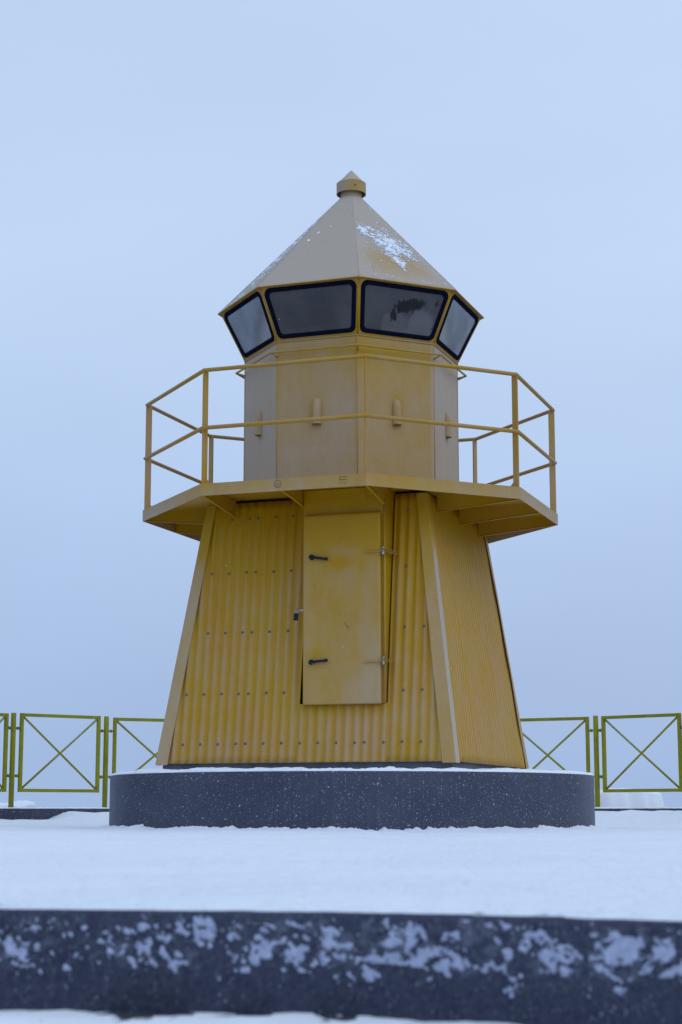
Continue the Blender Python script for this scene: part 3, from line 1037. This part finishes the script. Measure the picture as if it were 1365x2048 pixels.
for k in range(-4, 4):
    A, B = oct_(WB, k, ZW, PSW), oct_(WB, k + 1, ZW, PSW)
    Cc, D = oct_(RT, k + 1, ZTT, PSW), oct_(RT, k, ZTT, PSW)
    c4 = [A, B, Cc, D]
    nn = (B - A).cross(D - A).normalized()
    if nn.x * (A.x + B.x) + nn.y * (A.y + B.y) < 0: nn = -nn
    inn = inset(c4, 0.023, 0.027, 0.023, 0.010)
    lp, _ = rounded(inn, 0.062)
    # yellow frame with the opening
    ou, _ = rounded(c4, 0.0008)
    m = MB(BASE)
    n = len(lp)
    m.add(ou + lp + [p - nn * 0.012 for p in lp] + [p - nn * 0.012 for p in ou],
          [(i, (i + 1) % n, n + (i + 1) % n, n + i) for i in range(n)] + [(n + i, n + (i + 1) % n, 2 * n + (i + 1) % n, 2 * n + i) for i in range(n)]
          + [(2 * n + i, 2 * n + (i + 1) % n, 3 * n + (i + 1) % n, 3 * n + i) for i in range(n)])
    win = m.build('window', M_PAINT, LH, frost=0.12, fix=True)
    # rubber gasket
    l2, _ = rounded(inset(c4, 0.064, 0.068, 0.064, 0.052), 0.036)
    l1 = [p.lerp(q, 0.5) + nn * 0.011 for p, q in zip(lp, l2)]
    m = MB(BASE)
    lo = [p + nn * 0.002 - nn * 0 for p in lp]
    l0b = [p.lerp(q, 0.12) + nn * 0.009 for p, q in zip(lp, l2)]
    l2b = [p.lerp(q, 0.88) + nn * 0.009 for p, q in zip(lp, l2)]
    ls = [[p + (p - sum(lp, Vector()) / n).normalized() * 0.003 - nn * 0.003 for p in lp], [p + nn * 0.006 for p in lp], l0b, l1, l2b, [p + nn * 0.004 for p in l2], [p - nn * 0.008 for p in l2]]
    m.add([p for l in ls for p in l], [(j * n + i, j * n + (i + 1) % n, (j + 1) * n + (i + 1) % n, (j + 1) * n + i) for j in range(len(ls) - 1) for i in range(n)], True)
    m.build('gasket', M_RUBBER, win)
    # glass pane (gridded so the frost film and painted sky can vary)
    q4 = inset(c4, 0.050, 0.055, 0.050, 0.038)
    m = MB(BASE)
    m.grid(lambda u, v: q4[0].lerp(q4[1], u).lerp(q4[3].lerp(q4[2], u), v) - nn * 0.002, 90, 64)
    ex = (B - A).normalized(); cen = (A + B) / 2
    uv = lambda p: ((p - cen).dot(ex), p.z - ZW)
    def film_and_sky(p, k=k):
        x, h = uv(p)
        if k in (1, -2):   # side panes: sky through the far panes painted in as a pale corner
            s = 1 if k == 1 else -1
            return 0.85 * ss(0.30, 0.0, h + 0.55 * (x * s + 0.12)) + 0.08
        if k == -1: return 0.12 * ss(0.14, 0.03, h)
        if k == 0:
            wv = 0.045 * fb(x * 5, h * 5, 3)
            A_ = ss(0.155, 0.135, sqrt((x + 0.03) ** 2 + (h - 0.10) ** 2) + wv)
            B_ = ss(0.17, 0.12, sqrt((x - 0.21) ** 2 + (h - 0.13) ** 2) + wv)
            return 0.10 + max(A_ * (0.20 + 0.9 * max(0, 0.12 - h)), B_ * 0.26)
        return 0.1
    def patch(p):
        x, h = uv(p)
        band = exp(-((x - 0.08) / 0.17) ** 4) * exp(-((h - (0.29 + 0.20 * (x - 0.02))) / 0.068) ** 2)
        b2 = exp(-((x + 0.075) / 0.045) ** 2) * exp(-((h - 0.20) / 0.07) ** 2)
        b3 = 0.7 * exp(-((x - 0.35) / 0.03) ** 2) * exp(-((h - 0.36) / 0.06) ** 2)
        return max(band, b2, b3)
    m.build('pane', M_GLASS_P if k == 0 else M_GLASS, win, frost=film_and_sky, attrs={'patch': patch} if k == 0 else None)
# mullion bars over the eight corners
for k in range(8):
    m = MB(BASE)
    m.tube([oct_(WB - 0.002, k, ZW, PSW), oct_(RT - 0.002, k, ZTT, PSW)], 0.0075, 8)
    m.build('mullion', M_PAINT, LH, frost=0.10)
# lantern floor and the lamp inside
m = MB(BASE)
m.prism([oct_(WB - 0.015, k, 4.44, PSW) for k in range(8)], (0, 0, 0.02))
m.build('lantern_floor', M_INSIDE, LH)
m = MB(BASE)
m.prism([oct_(RT - 0.03, k, 5.000, PSW) for k in range(8)], (0, 0, 0.006))
m.build('lantern_ceiling', M_INSIDE, LH)
m = MB(BASE)
m.lathe([(0.0, 4.46), (0.16, 4.46), (0.16, 4.50), (0.05, 4.52), (0.05, 4.60), (0.13, 4.61)], 32)
lamp = m.build('lamp_stand', M_WHITE, LH)
m = MB(BASE)
m.lathe([(0.13, 4.61)] + [(0.145 + 0.008 * (j % 2), 4.615 + 0.2 * j / 16) for j in range(17)] + [(0.10, 4.86), (0.0, 4.88)], 32)
m.build('lens', M_GLASS, lamp, frost=0.2)

# ------------------------------------------------------------------ roof
RE, ZE = 1.3267, 5.011
ZN, RN = 6.232, 0.108
def roof_pt(k, u, h):
    A, B = oct_(1.0, k, 0, PSW), oct_(1.0, k + 1, 0, PSW)
    R = RE + (RN - RE) * h
    return A.lerp(B, u) * R + UP * (ZE + (ZN - ZE) * h)
m = MB(BASE)
for k in range(8):
    m.grid(lambda u, v: roof_pt(k, u, v), 18, 34, False)
lip = [oct_(RE, k, ZE, PSW) for k in range(8)]
lip2 = [oct_(RE, k, ZE - 0.004, PSW) for k in range(8)]
lip3 = [oct_(RT - 0.02, k, ZTT - 0.003, PSW) for k in range(8)]
m.add(lip + lip2 + lip3, [(i, (i + 1) % 8, 8 + (i + 1) % 8, 8 + i) for i in range(8)] + [(8 + i, 8 + (i + 1) % 8, 16 + (i + 1) % 8, 16 + i) for i in range(8)])
def rooffr(p):
    a = math.atan2(p.x, -p.y) - PSW
    k = math.floor(a / E8 + 1e-6)
    h = (p.z - ZE) / (ZN - ZE)
    if h < -0.003: return 0.15
    f = 1.15
    if k == 0:
        x = (a - 0.5 * E8) / E8
        f -= 0.72 * exp(-((h - 0.22) / 0.16) ** 2) * exp(-((x - 0.0) / 0.42) ** 4)
        f -= 0.42 * exp(-((h - 0.55) / 0.12) ** 2) * exp(-((x + 0.1) / 0.3) ** 2)
    if h < 0.012: f -= 0.5
    return f
roof = m.build('roof', M_PAINT, LH, frost=rooffr)
m = MB(BASE)
for k in range(8):
    m.tube([roof_pt(k, 0, 0.005), roof_pt(k, 0, 1.0)], 0.002, 6)
m.build('roof_seam', M_PAINT, roof, frost=1.1)
# ventilator cap
m = MB(BASE)
m.lathe([(0.107, 6.20), (0.106, 6.34)], 40)
m.build('cap_neck', M_PAINT, roof, frost=lambda p: 0.9 * ss(6.262, 6.235, p.z) + 0.1)
m = MB(BASE)
m.lathe([(0.002, 6.526), (0.012, 6.519), (0.110, 6.412), (0.148, 6.381)], 64)
m.lathe([(0.148, 6.381), (0.148, 6.270)], 64)
m.lathe([(0.148, 6.270), (0.143, 6.270)], 64)
m.lathe([(0.143, 6.270), (0.143, 6.37)], 64)
m.lathe([(0.143, 6.37), (0.0, 6.37)], 64)
def capfr(p):
    if p.z > 6.382: return 1.2
    a = math.atan2(p.x, -p.y)
    return 0.75 - 0.5 * exp(-((a - 0.35) / 0.7) ** 2)
cap = m.build('roof_cap', M_PAINT, LH, frost=capfr)
for aa in (0.27, -1.85, 2.4):
    b = MB(BASE)
    n = Vector((sin(aa), -cos(aa), 0)); c = n * 0.147 + UP * (6.325 if aa > 0 else 6.29)
    b.tube([c, c + n * 0.004, c + n * 0.008], [0.010, 0.010, 0.005], 12)
    b.build('cap_screw', M_BOLT, cap)

# wind-packed snow on the roof: thin crusts
def roof_snow(k, mask, cell=0.0065, name='roof_snow', label=''):
    m = MB(roof_pt(k, 0.5, 0.3))
    A, B = roof_pt(k, 0, 0), roof_pt(k, 1, 0)
    T = (roof_pt(k, .5, 1) - roof_pt(k, .5, 0)); H = T.length; T.normalize()
    ex = (B - A).normalized(); c0 = (A + B) / 2
    nn = ex.cross(T).normalized()
    if nn.z < 0: nn = -nn
    nx = int(0.62 / cell); ny = int(H / cell)
    idx = {}
    def vert(i, j):
        if (i, j) not in idx:
            x, h = i * cell, j * cell
            mk = mask(x, h)
            x2 = x + 0.35 * cell * nz(x * 90, h * 90, 4); h2 = h + 0.35 * cell * nz(x * 90, h * 90, 9)
            idx[(i, j)] = len(m.v)
            m.v.append(c0 + ex * x2 + T * h2 + nn * (0.0012 + 0.004 * max(0, min(1, mk * 2.5))))
        return idx[(i, j)]
    for j in range(ny):
        for i in range(-nx, nx):
            x, h = (i + .5) * cell, (j + .5) * cell
            wd = (B - A).length / 2 * (1 - h / H) + 0.03 * h / H
            if abs(x) > wd - 0.006: continue
            if mask(x, h) > 0:
                m.f.append((vert(i, j), vert(i + 1, j), vert(i + 1, j + 1), vert(i, j + 1))); m.sm.append(True)
    # skirt sides come from solidify
    o = m.build(name, M_SNOW2, fix=False)
    so = o.modifiers.new('thick', 'SOLIDIFY'); so.thickness = 0.0012; so.offset = 1
    tag(o, label, 'snow', kind='stuff')
    return o
def mask_r(x, h):
    # diagonal crust, upper left to lower right, frayed by the wind
    x += 0.57
    v = -1
    for cx, cy, rx, ry, sl in ((0.41, 0.93, 0.055, 0.12, -0.2), (0.52, 0.74, 0.08, 0.10, -.3), (0.49, 0.86, 0.055, 0.05, -0.5), (0.53, 0.97, 0.12, 0.035, -0.6), (0.64, 0.72, 0.14, 0.19, -0.55), (0.60, 0.42, 0.05, 0.10, 0), (0.73, 0.62, 0.11, 0.11, -.4), (0.60, 0.60, 0.08, 0.16, 0), (0.62, 0.36, 0.05, 0.09, 0)):
        dx = x - cx; dy = h - cy - sl * dx
        v = max(v, 1 - sqrt((dx / rx) ** 2 + (dy / ry) ** 2))
    return v * 0.62 + 0.55 * fb(x * 3.2, (h + 0.5 * x) * 8.5, 3, 4.5, 6) + 0.85 * fb(x * 5, (h + 0.5 * x) * 11, 6, 7, 4) - 0.10
roof_snow(0, mask_r, label='patch of frayed white snow stuck on the front right slope of the lighthouse roof')
def mask_l(x, h):
    v = 0.30 - abs(x + 0.05) * 1.2 - 0.25 * abs(h - 0.75)
    return v * 0.7 + 0.5 * fb(x * 6, h * 3.2, 8, 6.0, 5) - 0.20
roof_snow(-2, mask_l, 0.008, label='streaky snow along the left slope of the lighthouse roof')
def mask_c(x, h):
    v = max(1 - sqrt(((x + .13) / .02) ** 2 + ((h - 0.93) / .03) ** 2), 1 - sqrt(((x + .20) / .022) ** 2 + ((h - 0.80) / .03) ** 2), 0.7 - sqrt(((x + .03) / .03) ** 2 + ((h - 1.03) / .02) ** 2))
    return v * 0.5 + 0.3 * fb(x, h, 2, 60.0, 3) - 0.15
roof_snow(-1, mask_c, 0.006, label='few tiny crumbs of snow high on the front left slope of the lighthouse roof')

# ------------------------------------------------------------------ kerb, fence, snow heaps behind
ZF = 0.203
m = MB()
arc = [(FC.x - FR, -13.2)] + [(FC.x - FR, FC.y)]
angs = [-pi / 2 + pi * j / 90 for j in range(91)]
def kp(r, a): return (FC.x + r * sin(a), FC.y + r * cos(a))
def ringpath(r):
    return [(FC.x - r, -13.1)] + [kp(r, a) for a in angs] + [(FC.x + r, -16.4)]
pi_, po_ = ringpath(KI), ringpath(KO)
prof = [(0, -0.3), (0, ZF - 0.022), (0.012, ZF - 0.010), (0.988, ZF - 0.010), (1, ZF - 0.022), (1, -3.2)]
n = len(pi_); vs = []
for f_, z in prof:
    for a, b in zip(pi_, po_):
        vs.append((a[0] + (b[0] - a[0]) * f_, a[1] + (b[1] - a[1]) * f_, z))
m.add(vs, [(j * n + i, j * n + i + 1, (j + 1) * n + i + 1, (j + 1) * n + i) for j in range(len(prof) - 1) for i in range(n - 1)])
o = m.build('concrete_kerb', M_CONC)
tag(o, 'low dark concrete kerb carrying the yellow fence behind the lighthouse', 'kerb')
m = MB()
def ks(u, v):
    a = -pi / 2 + pi * u
    r = KI + 0.004 + (KO - KI - 0.008) * v + (0.012 * fb(a * 30, 1, 1) if v == 0 else 0)
    x, y = kp(r, a)
    e = min(v, 1 - v)
    h = (0.016 + 0.011 * fb(a * 14, 0, 2)) * ss(-0.05, 0.25, e) + 0.004 * fb(x, y, 1, 12)
    return Vector((x, y, ZF - 0.011 + max(0.002, h)))
m.grid(ks, 700, 8)
tag(m.build('kerb_snow', M_SNOW2), 'strip of snow lying on the kerb under the fence', 'snow', kind='stuff')

A0, DA, FH = 3.91822, -0.227298, 1.10
def post_xy(k):
    a = A0 + k * DA
    return Vector((FC.x + FR * sin(a), FC.y - FR * cos(a), 0))
FN = empty('metal_fence', post_xy(3) + UP * ZF)
tag(FN, 'olive yellow metal fence of square panels with crossed bars behind the lighthouse', 'fence')
FO = FN.location.copy()
K0, K1 = -3, 10
def make_post(k):
    p = post_xy(k); m = MB(FO)
    m.tube([p + UP * (ZF - 0.01), p + UP * (ZF + FH - 0.003), p + UP * (ZF + FH)], [0.031, 0.031, 0.028], 18)
    m.build('fence_post', M_FENCE, FN)
for k in range(K0, K1 + 1): make_post(k)
for k in range(K0, K1):
    A, B = post_xy(k), post_xy(k + 1)
    d = (B - A); Lp = d.length; d.normalize(); nrm = d.cross(UP).normalized()
    za, zb = ZF + 0.182 + random.uniform(-.004, .004), ZF + 1.092 + random.uniform(-.006, .004)
    g = 0.088
    if k == 0: zb += 0.006
    xa, xb = g, Lp - g
    w = 0.040
    P = lambda x, z: A + d * x + UP * z
    m = MB(FO)
    m.box((P(xa + w / 2, 0) + UP * (za + zb) / 2), (w, w, zb - za), (d, nrm, UP))
    m.box((P(xb - w / 2, 0) + UP * (za + zb) / 2), (w, w, zb - za), (d, nrm, UP))
    for z in (za + w / 2, zb - w / 2):
        m.box(P((xa + xb) / 2, z), (xb - xa - 2 * w, w - 0.004, w - 0.002), (d, nrm, UP))
    pan = m.build('fence_panel', M_FENCE, FN, bevel=0.003)
    m = MB(FO)
    m.tube([P(xa + w, za + w), P(xb - w, zb - w)], 0.0135, 8)
    m.tube([P(xa + w, zb - w), P(xb - w, za + w)], 0.0135, 8)
    m.build('cross_bars', M_FENCE, pan)
    for side, x in ((0, (0.030 + g) / 2), (1, Lp - (0.030 + g) / 2)):
        for z in (ZF + 0.368, ZF + 0.922):
            m = MB(FO)
            hw = (g - 0.030) / 2 + 0.002
            m.tube([P(x - hw, z), P(x + hw, z)], 0.008, 8)
            m.tube([P(x - 0.012, z), P(x - 0.004, z)], 0.021, 6)
            m.tube([P(x + 0.004, z), P(x + 0.012, z)], 0.021, 6)
            m.build('clamp_bolt', M_FENCE, pan)

def heap(cx, cy, rx, ry, z0, z1, seed, label, flat=0.5):
    m = MB((cx, cy, z0))
    def g(u, v):
        a = 2 * pi * u
        r = v
        e = 1 + 0.16 * fb(cos(a) * 1.2, sin(a) * 1.2, seed)
        x = cx + rx * r * cos(a) * e; y = cy + ry * r * sin(a) * e
        h = 1 - ss(flat, 1.0, r)
        z = z0 + (z1 - z0) * h * (1 + 0.10 * nz(x, y, seed, 1.6)) + 0.02 * fb(x, y, seed, 5.0) * h
        return Vector((x, y, z))
    m.grid(g, 120, 40)
    o = m.build('snow_heap', M_SNOW2)
    tag(o, label, 'snow heap')
    # packed base down to the shore
    return o
heap(2.75, 6.15, 1.42, 0.62, -0.6, 0.405, 3.1, 'rounded heap of snow beyond the fence to the right of the plinth', 0.86)
heap(-4.30, 5.1, 0.50, 0.5, -0.6, 0.245, 5.7, 'low flat heap of snow beyond the fence at the left of the photo', 0.80)
heap(-2.0, 6.4, 1.05, 0.55, -0.6, 0.30, 8.2, 'heap of snow beyond the fence just left of the plinth', 0.80)

# shore under the heaps so that they rest on something
m = MB()
def sh(u, v):
    a = -pi / 2 + pi * u
    r = KO - 0.02 + 2.6 * v
    x, y = kp(r, a)
    return Vector((x, y, -0.45 - 2.9 * v ** 1.6 + 0.10 * fb(x, y, 0, 1.5)))
m.grid(sh, 160, 16)
tag(m.build('shore', M_SNOW2), kind='structure')

# snow falling round the lighthouse
m = MB((0, -6, 3))
rs = random.Random(11)
for _ in range(170):
    y = rs.uniform(-8.5, -1.8)
    k = (y + 16.93) / 16.93
    c = Vector((rs.uniform(-3.6, 3.6) * k, y, rs.uniform(0.3, 7.2) * k))
    if abs(c.x) < 2.1 and y > -2.3: continue
    q = rs.uniform(0.0012, 0.0026)
    ax = Vector((rs.uniform(-1, 1), rs.uniform(-1, 1), rs.uniform(-1, 1))).normalized()
    up = ax.orthogonal().normalized(); sd = ax.cross(up)
    vs = [c + ax * q * 1.3, c - ax * q * 1.1, c + up * q, c - up * q * 0.8, c + sd * q, c - sd * q * 0.9]
    m.add(vs, [(0, 2, 4), (0, 4, 3), (0, 3, 5), (0, 5, 2), (1, 4, 2), (1, 3, 4), (1, 5, 3), (1, 2, 5)], True)
tag(m.build('falling_snow', M_SNOW2, fix=False), 'sparse fine snowflakes falling in front of the lighthouse', 'snow', kind='stuff')
